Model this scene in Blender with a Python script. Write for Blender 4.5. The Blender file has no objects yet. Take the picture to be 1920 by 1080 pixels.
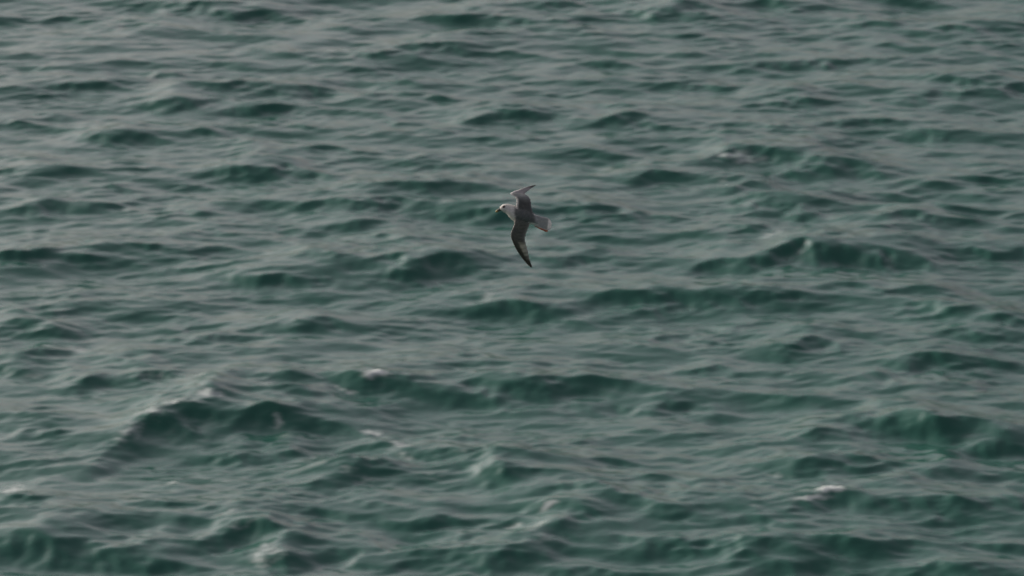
import bpy, bmesh, math
import numpy as np
from mathutils import Vector, Matrix, Euler
from mathutils.kdtree import KDTree

R = math.radians
scene = bpy.context.scene
col = scene.collection

# ------------------------------------------------------------------ camera
CAM_H = 34.0
LENS, SENSOR = 200.0, 36.0
PITCH = R(15.2)                       # looking down from a cliff top
BIRD_D = 48.0
cam = bpy.data.cameras.new('camera')
cam.lens = LENS
cam.sensor_width = SENSOR
cam.clip_start = 0.5
cam.clip_end = 20000
cam_o = bpy.data.objects.new('camera', cam)
col.objects.link(cam_o)
cam_o.location = (0, 0, CAM_H)
cam_o.rotation_euler = (R(90) - PITCH, 0, 0)
scene.camera = cam_o
cam.dof.use_dof = True
cam.dof.focus_distance = BIRD_D + 4.0
cam.dof.aperture_fstop = 4.2
cam.dof.aperture_ratio = 0.46
FPX = LENS / SENSOR * 1920.0          # focal length in photograph pixels
F_DIR = Vector((0, math.cos(PITCH), -math.sin(PITCH)))
U_DIR = Vector((0, math.sin(PITCH), math.cos(PITCH)))

def ray(px, py):
    return F_DIR + Vector((1, 0, 0)) * ((px - 960) / FPX) + U_DIR * ((540 - py) / FPX)

def on_water(px, py, z=0.0):
    d = ray(px, py)
    t = (z - CAM_H) / d.z
    p = Vector((0, 0, CAM_H)) + d * t
    return p.x, p.y, FPX / t           # x, y, photograph pixels per metre there

# ------------------------------------------------------------------ sky and sun
SUN_EL, SUN_AZ = R(17), R(-52)        # azimuth measured from +Y (view direction) towards +X
world = bpy.data.worlds.new('World')
scene.world = world
world.use_nodes = True
nt = world.node_tree
nt.nodes.clear()
w_out = nt.nodes.new('ShaderNodeOutputWorld')
w_bg = nt.nodes.new('ShaderNodeBackground')
w_sky = nt.nodes.new('ShaderNodeTexSky')
w_sky.sky_type = 'NISHITA'
w_sky.sun_disc = False
w_sky.sun_elevation = SUN_EL
w_sky.sun_rotation = SUN_AZ
w_sky.air_density = 1.0
w_sky.dust_density = 6.0
w_sky.ozone_density = 1.0
w_hsv = nt.nodes.new('ShaderNodeHueSaturation')     # thin cloud over the whole sky greys the blue
w_hsv.inputs['Saturation'].default_value = 0.32
w_bg.inputs['Strength'].default_value = 0.08
nt.links.new(w_sky.outputs[0], w_hsv.inputs['Color'])
w_tint = nt.nodes.new('ShaderNodeMix'); w_tint.data_type = 'RGBA'; w_tint.blend_type = 'MULTIPLY'
w_tint.inputs['Factor'].default_value = 1.0
w_tint.inputs['B'].default_value = (1.06, 0.99, 1.08, 1)
nt.links.new(w_hsv.outputs[0], w_tint.inputs['A'])
nt.links.new(w_tint.outputs['Result'], w_bg.inputs['Color'])
nt.links.new(w_bg.outputs[0], w_out.inputs['Surface'])

sun = bpy.data.lights.new('sun', 'SUN')
sun.energy = 1.4
sun.angle = R(14)
sun.color = (1.0, 0.93, 0.84)
sun_o = bpy.data.objects.new('sun', sun)
col.objects.link(sun_o)
sd = Vector((math.sin(SUN_AZ) * math.cos(SUN_EL), math.cos(SUN_AZ) * math.cos(SUN_EL), math.sin(SUN_EL)))
sun_o.rotation_euler = sd.to_track_quat('Z', 'Y').to_euler()
sun_o.location = sd * 100 + Vector((0, 60, 0))

vs = scene.view_settings
vs.view_transform = 'Standard'
vs.look = 'None'
vs.exposure = 0.89
vs.gamma = 1.0
vs.use_curve_mapping = False

# ------------------------------------------------------------------ helpers
def tag(o, label=None, cat=None, kind=None, group=None):
    if label: o['label'] = label
    if cat: o['category'] = cat
    if kind: o['kind'] = kind
    if group: o['group'] = group
    return o

def new_mat(name):
    m = bpy.data.materials.new(name)
    m.use_nodes = True
    t = m.node_tree
    return m, t, t.nodes['Principled BSDF']

def link_mesh(name, me, mats, parent=None):
    o = bpy.data.objects.new(name, me)
    col.objects.link(o)
    for m in mats: me.materials.append(m)
    if parent is not None: o.parent = parent
    return o

# ------------------------------------------------------------------ water
rng = np.random.default_rng(11)
LX, LY, NX, NY = 44.0, 80.0, 860, 1220
X0, Y0 = -22.0, 94.0
kx = 2 * np.pi * np.fft.fftfreq(NX, LX / NX)
ky = 2 * np.pi * np.fft.fftfreq(NY, LY / NY)
KX, KY = np.meshgrid(kx, ky)          # arrays are [row = y, column = x]
KM = np.hypot(KX, KY); KM[0, 0] = 1e-6

def field(density):
    a = np.sqrt(density) * (rng.normal(size=KM.shape) + 1j * rng.normal(size=KM.shape))
    a[0, 0] = 0
    return a

def sea(lam_peak, lam_min, wind_deg, spread, slope_rms, chop):
    """heights and horizontal shifts of a wind sea running mostly towards the viewer"""
    kp = 2 * np.pi / lam_peak
    kc = 2 * np.pi / lam_min
    th = np.arctan2(KY, KX) - R(wind_deg)
    d = KM ** -4.0 * np.exp(-1.25 * (kp / KM) ** 2) * np.exp(-(KM / kc) ** 2)
    d *= 0.04 + np.abs(np.cos(th)) ** spread
    a = field(d)
    sx = np.fft.ifft2(1j * KX * a).real; sy = np.fft.ifft2(1j * KY * a).real
    k = slope_rms / math.sqrt((sx ** 2 + sy ** 2).mean())
    a = a * k
    h = np.fft.ifft2(a).real
    dx = np.fft.ifft2(-1j * KX / KM * a).real * -chop
    dy = np.fft.ifft2(-1j * KY / KM * a).real * -chop
    return h, dx, dy

def smooth_noise(lam, stretch=1.0):
    kk = 2 * np.pi / lam
    d = np.exp(-((KX * stretch) ** 2 + KY ** 2) / kk ** 2)
    n = np.fft.ifft2(field(d)).real
    return n / n.std()

h1, dx1, dy1 = sea(3.8, 0.6, 80, 7.0, 0.098, 0.8)
h2, dx2, dy2 = sea(1.0, 0.15, 103, 6, 0.088, 0.6)
h3, dx3, dy3 = sea(8.0, 2.5, 122, 6.0, 0.062, 0.5)
gust = np.clip(1.0 + 0.42 * smooth_noise(3.2, 0.6), 0.3, 2.0)     # ripples come in patches
h2, dx2, dy2 = h2 * gust, dx2 * gust, dy2 * gust
H = h1 + h2 + h3
DX, DY = dx1 + dx2 + dx3, dy1 + dy2 + dy3

gx = X0 + np.arange(NX) * LX / NX
gy = Y0 + np.arange(NY) * LY / NY
GX, GY = np.meshgrid(gx, gy)
WX = GX + 0.15 * smooth_noise(3.5)
WY = GY + 0.20 * smooth_noise(2.6, 0.7) + 0.05 * smooth_noise(0.8, 0.6)

# the wave fronts that can be told apart: crest x, crest row, width, height of the front face, tilt (rows per width)
FRONTS = [
 (350,8,110,30,0),(485,14,130,28,4),(900,25,190,30,0),(245,8,70,12,4),(125,31,90,12,3),(260,44,80,14,4),(850,84,140,26,0),(690,102,70,12,-4),
 (190,158,110,16,-10),(270,148,60,10,-4),(420,160,190,28,5),(325,180,110,38,0),(490,200,110,20,-6),(570,164,120,20,10),(215,252,120,28,8),(75,312,150,26,0),
 (495,312,130,40,4),(420,325,90,18,-12),(600,325,90,18,10),(625,288,110,18,0),(740,150,100,20,0),(785,172,100,22,6),(830,350,180,38,0),(690,374,230,48,2),
 (640,420,130,22,2),(800,308,180,16,-4),(410,252,70,14,2),(220,352,80,14,8),(190,380,80,14,2),(100,388,80,16,0),(285,466,120,18,-4),(180,486,100,26,8),
 (390,498,80,14,0),(515,510,130,32,14),(600,480,100,34,6),(780,486,210,58,-4),(905,398,100,28,0),(760,450,100,22,0),(20,478,70,26,0),(85,474,80,20,-6),
 (340,395,70,16,0),(400,440,120,12,3),(60,395,60,12,0),(30,225,60,14,3),(100,214,60,12,0),(560,240,60,14,4),(720,220,60,14,0),(890,220,120,16,4),
 (1270,8,120,44,18),(1180,20,80,18,4),(1040,10,100,20,0),(1520,106,230,26,-8),(1670,88,60,10,0),(1850,152,150,36,8),(1740,178,120,20,-8),(1480,188,100,24,6),
 (1640,222,140,20,0),(1175,222,100,28,-8),(1245,236,90,16,6),(1335,158,130,12,6),(1000,212,110,30,6),(1145,118,70,14,4),(1060,60,80,20,0),(1220,328,150,28,-10),
 (1510,292,200,44,36),(1380,290,110,30,-12),(1390,342,90,34,-6),(1120,388,200,42,-10),(1420,372,150,32,4),(1520,392,110,30,6),(1575,366,90,16,2),(1725,412,170,28,4),(1650,430,110,22,-4),
 (1400,424,90,20,0),(1690,470,180,42,2),(1530,470,150,46,6),(1380,484,150,30,-10),(1080,482,150,26,0),(1770,392,80,16,0),(1730,250,80,16,0),(1490,236,110,18,4),
 (1860,468,130,20,0),(1450,4,160,18,0),(1650,42,110,16,-4),(1800,56,110,16,0),(1090,36,90,14,0),(1890,125,90,16,0),(1560,262,90,14,0),(1840,330,110,16,4),
 (130,574,100,18,0),(580,600,120,32,8),(365,604,110,16,0),(385,628,180,22,-3),(20,600,80,20,0),(105,612,90,24,6),(30,672,80,26,-4),(85,648,70,24,0),
 (280,696,90,28,-6),(235,668,70,16,4),(185,712,50,26,-4),(130,702,40,20,0),(510,724,90,28,2),(705,706,150,40,0),(965,722,190,46,0),(395,738,80,44,-6),
 (300,795,230,38,-117),(505,772,110,44,-12),(605,790,200,36,40),(360,790,120,40,-6),(425,846,90,24,0),(540,832,80,34,6),(630,880,120,24,-16),
 (640,893,130,32,-55),(850,838,130,28,10),(940,880,110,26,10),(60,942,130,30,0),(300,944,100,16,0),(80,1006,230,66,6),(470,988,100,44,10),(380,1003,150,40,-28),
 (540,1040,90,50,0),(300,1050,120,30,0),(620,966,190,18,-4),(835,970,90,24,4),(720,946,120,16,0),(700,1040,160,24,4),(860,1030,120,20,0),(60,800,90,18,0),
 (985,560,150,36,6),(1180,553,170,40,4),(1530,634,130,46,-14),(1770,566,210,54,4),(1790,622,170,26,2),(1640,540,160,22,-6),(1780,674,190,30,-4),(1890,604,80,28,-6),
 (1410,604,100,18,-4),(1250,634,120,16,0),(1090,720,130,24,-8),(1230,744,130,36,10),(990,878,180,66,8),(1750,776,230,72,12),(1545,808,130,38,-14),(1600,858,110,28,0),
 (1650,880,190,26,-6),(1485,874,110,36,6),(1530,928,190,54,2),(1800,884,80,30,-2),(1745,938,180,50,0),(1270,948,160,42,10),(1410,974,110,32,4),(1045,992,130,44,-42),(1110,966,90,34,10),
 (1270,1002,250,56,6),(1630,1014,130,40,-6),(1150,944,120,22,6),(1895,830,80,28,0),(1020,950,110,26,4),(1400,560,150,30,-8),(1330,690,90,16,0),(1460,745,110,16,0),
 (1700,730,140,16,-4),(1860,740,120,20,0),(1180,870,120,18,0),(1860,1010,130,26,0),(1480,1060,150,26,0),(1780,1050,140,26,0),(960,1040,140,30,0),(1120,1060,150,24,0),
 (1400,1036,90,24,0),(1900,940,90,26,0),
]
for (px, py, wpx, hpx, tilt) in FRONTS:
    x0, y0, ppm = on_water(px, py)
    A = 1.0 * hpx / (2.0 * ppm)
    x0, y0, ppm = on_water(px, py, A * 0.8)
    sx = wpx / ppm * 0.50
    # a crest that climbs to the right in the picture (negative tilt) lies farther off there
    dyw = -(tilt / wpx) / math.sin(math.atan2(CAM_H, y0)) * 0.8
    stretch = math.sqrt(1 + min(dyw * dyw, 2.5))
    Lf = (4.2 * A + 0.10) * stretch
    Lb = 2.2 * Lf + 0.6
    jx = int((x0 - X0) / LX * NX); iy = int((y0 - Y0) / LY * NY)
    rx, ry0, ry1 = int(3.0 * sx / LX * NX) + 8, int((Lf * 1.6 + 3) / LY * NY) + 4, int((Lb + 3) / LY * NY) + 4
    a0, a1 = max(0, iy - ry0), min(NY, iy + ry1)
    b0, b1 = max(0, jx - rx), min(NX, jx + rx)
    if a0 >= a1 or b0 >= b1: continue
    xx = (WX[a0:a1, b0:b1] - x0) / sx
    arch = -0.10 * sx * xx ** 2 * rng.uniform(-0.4, 1.2)
    uu = WY[a0:a1, b0:b1] - y0 - dyw * xx * sx - arch
    lat = np.exp(-0.5 * np.abs(xx) ** 1.7)
    f = np.clip(-uu / Lf, 0, 1); b = np.clip(uu / Lb, 0, 1)
    prof = np.where(uu < 0, (1 - f) ** 2 * (1 + 0.5 * f), (1 - b) ** 2 * (1 + 2 * b))
    H[a0:a1, b0:b1] += A * lat * prof

# whitecaps and old foam: row, column, width, height, strength
FOAM = np.zeros_like(H)
for (px, py, wpx, hpx, s) in [
 (702,692,44,20,.9),(645,722,60,14,.45),(1552,914,70,28,.95),(1510,926,70,12,.6),(1425,950,60,14,.22),(1372,286,60,14,.55),(1362,335,26,50,.3),(1420,286,60,12,.5),(1410,294,40,22,.4),
 (385,724,70,28,.6),(330,752,100,26,.5),(300,770,80,20,.5),(255,800,90,28,.42),(220,822,60,26,.3),(372,700,50,16,.5),(700,812,60,14,.6),(765,828,50,22,.55),(745,850,40,30,.35),
 (520,798,24,40,.4),(528,824,40,16,.4),(300,906,36,16,.6),(10,912,50,26,.7),(1040,944,50,20,.5),(1000,985,70,30,.35),(965,975,40,26,.45),(1010,1010,90,26,.25),
 (520,1030,60,34,.4),(495,1055,40,36,.4),(640,95,70,28,.35),(660,90,30,16,.4),(300,712,70,30,.3),(640,880,60,26,.25),(690,895,60,26,.25),(800,890,60,40,.25),
 (145,660,40,30,.45),(60,690,70,20,.3),(930,545,60,24,.4),(1430,440,60,20,.35),(430,985,80,26,.3),(400,960,60,30,.25),(860,840,50,16,.3),(480,720,40,16,.4),(1450,885,60,14,.3)]:
    z = 0.1
    for _ in range(4):
        x0, y0, ppm = on_water(px, py, z)
        z = H[min(NY - 1, max(0, int((y0 - Y0) / LY * NY))), min(NX - 1, max(0, int((x0 - X0) / LX * NX)))]
    sx = wpx / ppm * 0.38
    sy = hpx / ppm / 0.40 * 0.30
    g = np.exp(-0.5 * (((WX - x0) / sx) ** 2 + ((WY - y0) / sy) ** 2))
    FOAM = np.maximum(FOAM, s * g)
H += 0.02 * FOAM * smooth_noise(0.25)

# one sheet: fine where the picture looks, growing coarser out to the horizon
def growth(n, first, ratio):
    s = first * ratio ** np.arange(n)
    return np.cumsum(s)
ox = growth(34, 0.12, 1.36); oy = growth(34, 0.16, 1.36)
near = growth(22, 0.16, 1.26)
near = near[near < 200]
cols = np.concatenate([gx[0] - ox[::-1], gx, gx[-1] + ox])
rows = np.concatenate([gy[0] - near[::-1], gy, gy[-1] + oy])
CX, CY = np.meshgrid(cols, rows)
ji = np.mod(np.round((cols - X0) / LX * NX).astype(int), NX)
ii = np.mod(np.round((rows - Y0) / LY * NY).astype(int), NY)
out = np.hypot(np.maximum(0, np.maximum(gx[0] - CX, CX - gx[-1])), np.maximum(0, np.maximum(gy[0] - CY, CY - gy[-1])))
fade = np.exp(-out / 60.0)
PX = CX + DX[np.ix_(ii, ji)] * fade
PY = CY + DY[np.ix_(ii, ji)] * fade
PZ = H[np.ix_(ii, ji)] * fade
FO = FOAM[np.ix_(ii, ji)] * (out <= 0)
ny, nx = PX.shape
co = np.stack([PX, PY, PZ], -1).reshape(-1, 3).astype(np.float32)
idx = np.arange(nx * ny).reshape(ny, nx)
quads = np.stack([idx[:-1, :-1], idx[:-1, 1:], idx[1:, 1:], idx[1:, :-1]], -1).reshape(-1, 4).astype(np.int32)
me = bpy.data.meshes.new('water')
me.vertices.add(len(co)); me.vertices.foreach_set('co', co.ravel())
me.loops.add(quads.size); me.loops.foreach_set('vertex_index', quads.ravel())
me.polygons.add(len(quads))
me.polygons.foreach_set('loop_start', np.arange(0, quads.size, 4, dtype=np.int32))
me.update(calc_edges=True)
me.shade_smooth()
at = me.attributes.new('foam', 'FLOAT', 'POINT')
at.data.foreach_set('value', FO.ravel().astype(np.float32))

wm, t, pr = new_mat('sea_water')
n = t.nodes; L = t.links
tc = n.new('ShaderNodeTexCoord')
mp = n.new('ShaderNodeMapping'); mp.inputs['Scale'].default_value = (0.8, 1.0, 1.0)
L.new(tc.outputs['Object'], mp.inputs['Vector'])
n1 = n.new('ShaderNodeTexNoise'); n1.inputs['Scale'].default_value = 3.2; n1.inputs['Detail'].default_value = 4; n1.inputs['Roughness'].default_value = 0.55
L.new(mp.outputs[0], n1.inputs['Vector'])
bp = n.new('ShaderNodeBump'); bp.inputs['Strength'].default_value = 1.0; bp.inputs['Distance'].default_value = 0.012
L.new(n1.outputs['Fac'], bp.inputs['Height'])
L.new(bp.outputs[0], pr.inputs['Normal'])
fa = n.new('ShaderNodeAttribute'); fa.attribute_name = 'foam'
n2 = n.new('ShaderNodeTexNoise'); n2.inputs['Scale'].default_value = 5.5; n2.inputs['Detail'].default_value = 6; n2.inputs['Roughness'].default_value = 0.68
L.new(mp.outputs[0], n2.inputs['Vector'])
ad = n.new('ShaderNodeMath'); ad.operation = 'ADD'
L.new(fa.outputs['Fac'], ad.inputs[0]); L.new(n2.outputs['Fac'], ad.inputs[1])
mr = n.new('ShaderNodeMapRange'); mr.interpolation_type = 'SMOOTHSTEP'
mr.inputs['From Min'].default_value = 0.62; mr.inputs['From Max'].default_value = 1.40
L.new(ad.outputs[0], mr.inputs['Value'])
# murky green body of the water, a little greener or bluer from place to place
n3 = n.new('ShaderNodeTexNoise'); n3.inputs['Scale'].default_value = 0.16; n3.inputs['Detail'].default_value = 2
L.new(tc.outputs['Object'], n3.inputs['Vector'])
bc = n.new('ShaderNodeMix'); bc.data_type = 'RGBA'
bc.inputs['A'].default_value = (0.0215, 0.092, 0.067, 1); bc.inputs['B'].default_value = (0.0235, 0.103, 0.072, 1)
L.new(n3.outputs['Fac'], bc.inputs['Factor'])
mc = n.new('ShaderNodeMix'); mc.data_type = 'RGBA'
mc.inputs['B'].default_value = (0.70, 0.74, 0.69, 1)
L.new(bc.outputs['Result'], mc.inputs['A']); L.new(mr.outputs[0], mc.inputs['Factor'])
L.new(mc.outputs['Result'], pr.inputs['Base Color'])
rr = n.new('ShaderNodeMapRange')
rr.inputs['To Min'].default_value = 0.06; rr.inputs['To Max'].default_value = 0.75
L.new(mr.outputs[0], rr.inputs['Value']); L.new(rr.outputs[0], pr.inputs['Roughness'])
pr.inputs['IOR'].default_value = 1.333
water = link_mesh('water', me, [wm])
tag(water, kind='structure', label='choppy grey green sea with small foam flecks on its crests')

# ------------------------------------------------------------------ seabird
# drawn in centimetre-like units (photograph pixels); 230 of them make a metre
UNIT = 230.0
OX, OY = 982.0, 402.0
bird = bpy.data.objects.new('seabird', None)
col.objects.link(bird)
bird.location = Vector((0, 0, CAM_H)) + ray(OX, OY).normalized() * BIRD_D
bird.rotation_euler = (-PITCH, 0, 0)
bird.empty_display_size = 0.2
tag(bird, 'grey backed seabird with white head banking steeply over the sea, wings spread', 'bird')

def P(px, py, d=0.0):
    return Vector(((px - OX) / UNIT, d / UNIT, (OY - py) / UNIT))

WHITE = (0.58, 0.59, 0.56); SLATE = (0.112, 0.124, 0.122); ARM = (0.098, 0.104, 0.088)
TIP = (0.056, 0.056, 0.042); PATCH = (0.44, 0.42, 0.33); PALE = (0.40, 0.40, 0.41); TAILG = (0.33, 0.35, 0.345)

def mixc(a, b, f):
    f = min(1, max(0, f)); f = f * f * (3 - 2 * f)
    return tuple(a[i] + (b[i] - a[i]) * f for i in range(3))

src_pts, src_cols = [], []            # samples of plumage colour
shell = bmesh.new()

def loft(rings, colours, cap=True):
    vr = []
    for r, c in zip(rings, colours):
        vr.append([shell.verts.new(p) for p in r])
        for p, q in zip(r, c): src_pts.append(p); src_cols.append(q)
    m = len(rings[0])
    for a, b in zip(vr, vr[1:]):
        for i in range(m):
            j = (i + 1) % m
            shell.faces.new((a[i], a[j], b[j], b[i]))
    if cap:
        shell.faces.new(vr[0][::-1]); shell.faces.new(vr[-1])

def catmull(keys, per):
    keys = [np.array(k, float) for k in keys]
    ks = [2 * keys[0] - keys[1]] + keys + [2 * keys[-1] - keys[-2]]
    outp = []
    for i in range(1, len(ks) - 2):
        p0, p1, p2, p3 = ks[i - 1:i + 3]
        for q in range(per):
            u = q / per
            outp.append(0.5 * ((2 * p1) + (p2 - p0) * u + (2 * p0 - 5 * p1 + 4 * p2 - p3) * u * u + (3 * p1 - p0 - 3 * p2 + p3) * u ** 3))
    outp.append(keys[-1])
    return outp

# trunk from forehead to tail root: x, y, depth, half height, half depth
TR = catmull([(936.2,391.2,0,2.6,3.0),(939.0,390.6,0,5.4,5.4),(943.5,390.0,0,8.0,7.6),(949.0,390.6,0,9.3,8.8),(955.5,393.2,0,11.0,11.0),(962.5,397.2,1,13.8,14.5),(970.5,401.2,2,16.4,17.0),
              (980.0,404.0,3,17.2,18.0),(989.0,407.2,3,15.4,16.0),(998.0,411.0,3,11.8,12.0),(1006.0,414.6,2,8.8,7.5),(1013.0,417.4,2,7.4,4.2),(1018.0,419.2,2,6.0,2.2)], 5)
rings, cols_ = [], []
NA = 30
for i, s in enumerate(TR):
    a = TR[max(0, i - 1)]; b = TR[min(len(TR) - 1, i + 1)]
    tx, ty = b[0] - a[0], b[1] - a[1]; ln = math.hypot(tx, ty); nx_, ny_ = -ty / ln, tx / ln
    r, c = [], []
    for k in range(NA):
        an = 2 * math.pi * k / NA
        ch, cd = math.cos(an), math.sin(an)
        px, py, d = s[0] + nx_ * ch * s[3], s[1] + ny_ * ch * s[3], s[2] + cd * s[4]
        r.append(P(px, py, d))
        # slate mantle on the side turned to the viewer, white neck, head and belly
        back = 1.0 if d < s[2] + 0.30 * s[4] else 0.0
        edge = 963.5 + 0.10 * abs(py - 399) + (1.5 if py > 404 else 0)
        f = (px - edge) / 6.0 + 0.5
        cc = mixc(WHITE, SLATE, f) if back else WHITE
        if px > 990 and ch > 0.45: cc = mixc(cc, (0.8, 0.79, 0.76), (ch - 0.45) / 0.3)
        elif px > 1000: cc = mixc(cc, TAILG if back else WHITE, (px - 1000) / 8)
        c.append(cc)
    rings.append(r); cols_.append(c)
loft(rings, cols_)

def wing(sections, per, thick, paint, steps=26, camber=0.07):
    secs = catmull(sections, per)
    N = len(secs) - 1
    rings, cc = [], []
    for i, s in enumerate(secs):
        v = i / N
        lx, ly, ld, tx, ty, td = s
        chord = math.dist((lx, ly, ld), (tx, ty, td))
        # feather ends make the rear edge uneven
        scal = 0.035 * chord * abs(math.sin(v * 46.0)) ** 0.7 if 0.12 < v < 0.97 else 0
        tl = 1 - scal / max(chord, 1e-3)
        up, lo, cu, cl = [], [], [], []
        for j in range(steps + 1):
            u = (j / steps) ** 1.25
            w = u * tl
            px, py, d = lx + (tx - lx) * w, ly + (ty - ly) * w, ld + (td - ld) * w
            ar = camber * chord * math.sin(math.pi * min(1, u ** 0.75))
            th = thick(v) * (0.30 + 0.9 * math.sqrt(u) * (1 - u) ** 0.8 * 1.5) * (1 if u < 0.97 else 0.8)
            up.append(P(px, py, d - ar - th / 2)); lo.append(P(px, py, d - ar + th / 2))
            c1, c2 = paint(u, v)
            cu.append(c1); cl.append(c2)
        rings.append(up + lo[::-1]); cc.append(cu + cl[::-1])
    loft(rings, cc)

def paint_near(u, v):
    c = mixc(SLATE, ARM, (v + 0.02) / 0.24)
    c = tuple(q * (1 + 0.16 * math.sin(v * 110 + 4 * u) * (u > 0.45) + 0.12 * math.sin(u * 30 + 2 * math.sin(v * 60)) * (u < 0.5)) for q in c)
    c = mixc(c, TIP, (v - 0.36) / 0.30)
    if u < 0.30: c = mixc(c, TIP, (v - 0.30) / 0.2 * (1 - u / 0.30))
    if 0.46 < v < 0.80:                         # pale window at the base of the inner primaries
        f = min((v - 0.46) / 0.05, (0.80 - v) / 0.16, (u - 0.36 - 0.55 * max(0, v - 0.56)) / 0.16)
        f *= 0.72 + 0.28 * math.sin(v * 92 + u * 3)
        c = mixc(c, PATCH, f)
    c = mixc((0.55, 0.50, 0.43), c, u / 0.08 + 0.15 + v * 0.5)
    return c, (0.5, 0.5, 0.49)

def paint_far(u, v):
    c = mixc(SLATE, (0.085, 0.090, 0.088), v / 0.10)
    c = mixc(c, (0.24, 0.26, 0.25), (v - 0.16) / 0.2)  # light sheen on the far arm, painted into the feather colour
    if u > 0.86: c = mixc(c, (0.07, 0.07, 0.075), (u - 0.86) / 0.1)
    if v > 0.46:
        c = mixc(c, (0.25, 0.245, 0.25), (v - 0.46) / 0.1)
        c = mixc(c, TIP, (v - 0.74) / 0.16)
        if u > 0.8: c = mixc(c, (0.07, 0.07, 0.075), (u - 0.8) / 0.1)
        if u < 0.25 and v > 0.6: c = mixc(c, TIP, 0.6 * (v - 0.6) / 0.2)
    c = mixc((0.72, 0.71, 0.67), c, (u - 0.04) / 0.15 + max(0, (v - 0.6)) * 3)
    return c, (0.5, 0.5, 0.49)

NEAR = [(966,402,-9,998,404,-6),(964.5,414,-10,996.5,413,-5),(962.5,424,-11,993,424.5,-5),(957.8,436,-12,988.2,437,-4),(957.0,446,-11,985,449.5,-2),(961.2,457.5,-8,987,459.5,1),
        (968,471.5,-2,990.2,471.5,6),(975.4,482.5,4,992.6,484,12),(984.2,493.8,12,995.8,494.5,17),(992.2,502.2,18,998.2,501.5,21),(996.6,505.6,22,998.4,505.2,23)]
FAR = [(966,398,-8,999,400,-6),(967.4,384,-9,997.8,391,-5),(968.3,375,-9,997.2,380.5,-3),(965.2,368,-8,994.2,370.5,-1),(957.0,363.8,-5,988.0,364.2,3),(957.4,359.8,0,985.4,361.5,8),
       (966,355.6,9,987.6,358.8,15),(977,352,20,993,354.2,25),(988.6,347.8,32,998.2,350.4,35),(998,345.2,42,1003.2,346.9,44),(1005.6,344.0,49,1006.6,344.6,50)]
wing(NEAR, 7, lambda v: 3.0 - 1.7 * v, paint_near)
wing(FAR, 7, lambda v: 3.0 - 1.7 * v, paint_far)

# tail fan
def paint_tail(u, v):
    c = TAILG
    c = mixc(c, (0.97, 0.95, 0.90), (v - 0.66) / 0.08)
    c = mixc(c, (0.55, 0.55, 0.54), (u - 0.90) / 0.08)
    c = mixc((0.58, 0.58, 0.57), c, u / 0.10)
    return c, (0.55, 0.55, 0.54)
TAIL = [(1000,402.0,-2,997,420.5,0),(1006,403.0,-3,1003,424.0,0),(1014,405.6,-3,1010.5,427.6,0),(1022,407.6,-3,1019,430.8,0),(1029,409.2,-3,1026.5,433.2,0),(1033.6,413.2,-2.5,1031.4,432.6,0),(1036.4,419.0,-2,1035.4,428.6,-1)]
wing(TAIL, 6, lambda v: 2.6 - 1.1 * v, paint_tail, camber=0.03)

bmesh.ops.recalc_face_normals(shell, faces=shell.faces)
raw = bpy.data.meshes.new('raw'); shell.to_mesh(raw); shell.free()
tmp = bpy.data.objects.new('raw', raw); col.objects.link(tmp)
md = tmp.modifiers.new('remesh', 'REMESH'); md.mode = 'VOXEL'; md.voxel_size = 0.0019; md.use_smooth_shade = True
sm = tmp.modifiers.new('smooth', 'SMOOTH'); sm.factor = 0.5; sm.iterations = 3
dg = bpy.context.evaluated_depsgraph_get()
body_me = bpy.data.meshes.new_from_object(tmp.evaluated_get(dg))
bpy.data.objects.remove(tmp); bpy.data.meshes.remove(raw)
body_me.name = 'body'
kd = KDTree(len(src_pts))
for i, p in enumerate(src_pts): kd.insert(p, i)
kd.balance()
ca = body_me.color_attributes.new('plumage', 'FLOAT_COLOR', 'POINT')
buf = np.ones((len(body_me.vertices), 4), np.float32)
for v in body_me.vertices:
    acc = [0, 0, 0]; ws = 0
    for p, i, d in kd.find_n(v.co, 3):
        w = 1 / (d + 1e-4); ws += w
        for q in range(3): acc[q] += src_cols[i][q] * w
    buf[v.index, :3] = [q / ws for q in acc]
ca.data.foreach_set('color', buf.ravel())
body_me.shade_smooth()

fm, t, pr = new_mat('plumage')
n = t.nodes; L = t.links
a = n.new('ShaderNodeVertexColor'); a.layer_name = 'plumage'
tc = n.new('ShaderNodeTexCoord')
nz = n.new('ShaderNodeTexNoise'); nz.inputs['Scale'].default_value = 60; nz.inputs['Detail'].default_value = 4
L.new(tc.outputs['Object'], nz.inputs['Vector'])
mr = n.new('ShaderNodeMapRange'); mr.inputs['To Min'].default_value = 0.55; mr.inputs['To Max'].default_value = 1.45
L.new(nz.outputs['Fac'], mr.inputs['Value'])
mx = n.new('ShaderNodeMix'); mx.data_type = 'RGBA'; mx.blend_type = 'MULTIPLY'; mx.inputs['Factor'].default_value = 1
L.new(a.outputs['Color'], mx.inputs['A']); L.new(mr.outputs[0], mx.inputs['B'])
nb = n.new('ShaderNodeTexNoise'); nb.inputs['Scale'].default_value = 28; nb.inputs['Detail'].default_value = 3
L.new(tc.outputs['Object'], nb.inputs['Vector'])
br = n.new('ShaderNodeMix'); br.data_type = 'RGBA'                 # worn feathers are browner and paler in patches
br.inputs['A'].default_value = (0.78, 0.80, 0.84, 1); br.inputs['B'].default_value = (1.28, 1.18, 1.02, 1)
L.new(nb.outputs['Fac'], br.inputs['Factor'])
m2 = n.new('ShaderNodeMix'); m2.data_type = 'RGBA'; m2.blend_type = 'MULTIPLY'; m2.inputs['Factor'].default_value = 1
L.new(mx.outputs['Result'], m2.inputs['A']); L.new(br.outputs['Result'], m2.inputs['B'])
L.new(m2.outputs['Result'], pr.inputs['Base Color'])
pr.inputs['Roughness'].default_value = 0.75
pr.inputs['Specular IOR Level'].default_value = 0.25
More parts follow.
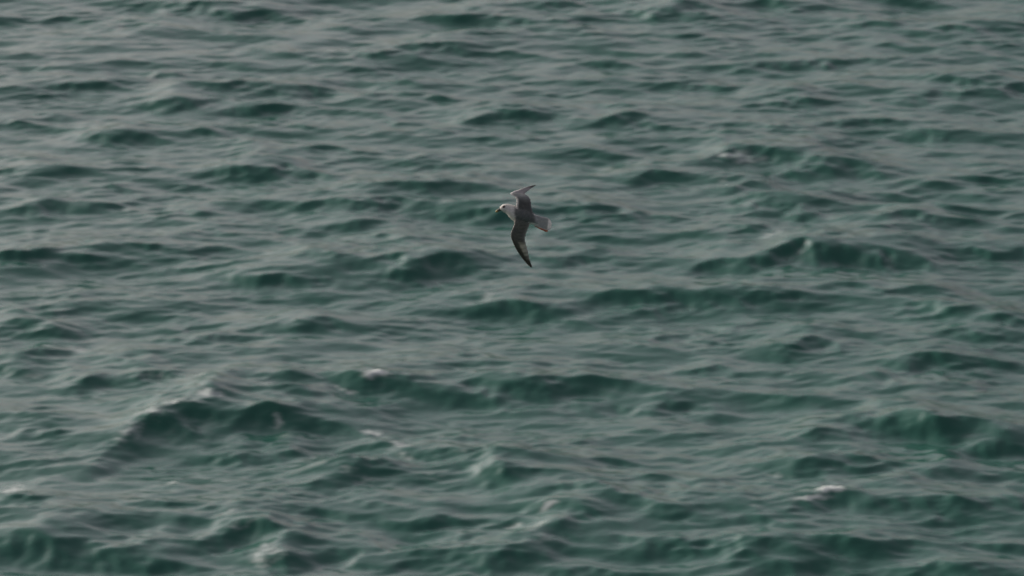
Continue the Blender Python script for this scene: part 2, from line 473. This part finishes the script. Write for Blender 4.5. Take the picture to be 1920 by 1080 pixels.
bp = n.new('ShaderNodeBump'); bp.inputs['Strength'].default_value = 0.4; bp.inputs['Distance'].default_value = 0.002
L.new(nz.outputs['Fac'], bp.inputs['Height']); L.new(bp.outputs[0], pr.inputs['Normal'])
link_mesh('body', body_me, [fm], bird)

def plain(name, c, rough=0.5):
    m, t, pr = new_mat(name)
    tc = t.nodes.new('ShaderNodeTexCoord')
    nz = t.nodes.new('ShaderNodeTexNoise'); nz.inputs['Scale'].default_value = 90
    t.links.new(tc.outputs['Object'], nz.inputs['Vector'])
    mr = t.nodes.new('ShaderNodeMapRange'); mr.inputs['To Min'].default_value = 0.8; mr.inputs['To Max'].default_value = 1.2
    t.links.new(nz.outputs['Fac'], mr.inputs['Value'])
    mx = t.nodes.new('ShaderNodeMix'); mx.data_type = 'RGBA'; mx.blend_type = 'MULTIPLY'; mx.inputs['Factor'].default_value = 1
    mx.inputs['A'].default_value = (*c, 1)
    t.links.new(mr.outputs[0], mx.inputs['B']); t.links.new(mx.outputs['Result'], pr.inputs['Base Color'])
    pr.inputs['Roughness'].default_value = rough
    return m

def tube(name, keys, mat, parent, per=4, seg=14):
    """closed tapering form along keys of x, y, depth, half height, half depth"""
    ks = catmull(keys, per)
    bm = bmesh.new(); vr = []
    for i, s in enumerate(ks):
        a = ks[max(0, i - 1)]; b = ks[min(len(ks) - 1, i + 1)]
        tx, ty = b[0] - a[0], b[1] - a[1]; ln = math.hypot(tx, ty) or 1
        nx_, ny_ = -ty / ln, tx / ln
        vr.append([bm.verts.new(P(s[0] + nx_ * math.cos(q) * s[3], s[1] + ny_ * math.cos(q) * s[3], s[2] + math.sin(q) * s[4]))
                   for q in [2 * math.pi * k / seg for k in range(seg)]])
    for a, b in zip(vr, vr[1:]):
        for k in range(seg):
            bm.faces.new((a[k], a[(k + 1) % seg], b[(k + 1) % seg], b[k]))
    bm.faces.new(vr[0][::-1]); bm.faces.new(vr[-1])
    bmesh.ops.recalc_face_normals(bm, faces=bm.faces)
    m = bpy.data.meshes.new(name); bm.to_mesh(m); bm.free(); m.shade_smooth()
    return link_mesh(name, m, [mat], parent)

bill_m = plain('bill_horn', (0.075, 0.085, 0.065), 0.4)
tip_m = plain('bill_yellow', (0.36, 0.25, 0.06), 0.4)
eye_m = plain('eye_dark', (0.010, 0.008, 0.008), 0.15)
lid_m = plain('eye_patch', (0.07, 0.028, 0.028), 0.7)
foot_m = plain('foot_orange', (0.36, 0.10, 0.042), 0.5)
bill = tube('bill', [(939.5,391.4,0,3.6,3.0),(936.4,392.4,0,3.3,2.7),(933.8,393.6,0,2.8,2.2),(931.4,394.9,0,2.5,1.8)], bill_m, bird)
tube('bill_tip', [(931.8,394.7,0,2.45,1.8),(930.2,395.6,0,2.4,1.6),(928.9,397.0,0,1.7,1.1),(928.6,398.4,0,0.5,0.4)], tip_m, bill)
tube('nostril_tube', [(937.6,389.9,0,1.2,1.4),(935.6,390.4,0,1.3,1.4),(933.9,391.4,0,0.9,1.1)], bill_m, bill)
for side in (-1, 1):
    e = tube('eye_patch', [(940.6,388.4,side*6.2,0.4,0.5),(941.6,387.9,side*7.2,1.9,1.2),(943.8,387.0,side*7.9,2.1,1.2),(946.2,386.5,side*8.2,0.7,0.6)], lid_m, bird)
    tube('eye', [(942.4,387.7,side*8.2,0.4,0.5),(943.1,387.4,side*8.6,1.6,1.0),(944.5,387.0,side*8.8,1.6,1.0),(945.3,386.8,side*8.8,0.4,0.5)], eye_m, e)
for dd in (2.5, 6.5):
    f = tube('foot', [(1003,423.6,dd+1,0.9,1.0),(1010,427.6,dd+1,1.1,1.1),(1017,430.8,dd,1.5,1.4),(1020,431.8,dd,1.7,1.6)], foot_m, bird)
    tube('web', [(1018.5,431.0,dd,1.2,1.2),(1022,432.2,dd,2.3,1.0),(1026,433.4,dd,2.7,0.8),(1028.8,434.2,dd,1.6,0.5)], foot_m, f)
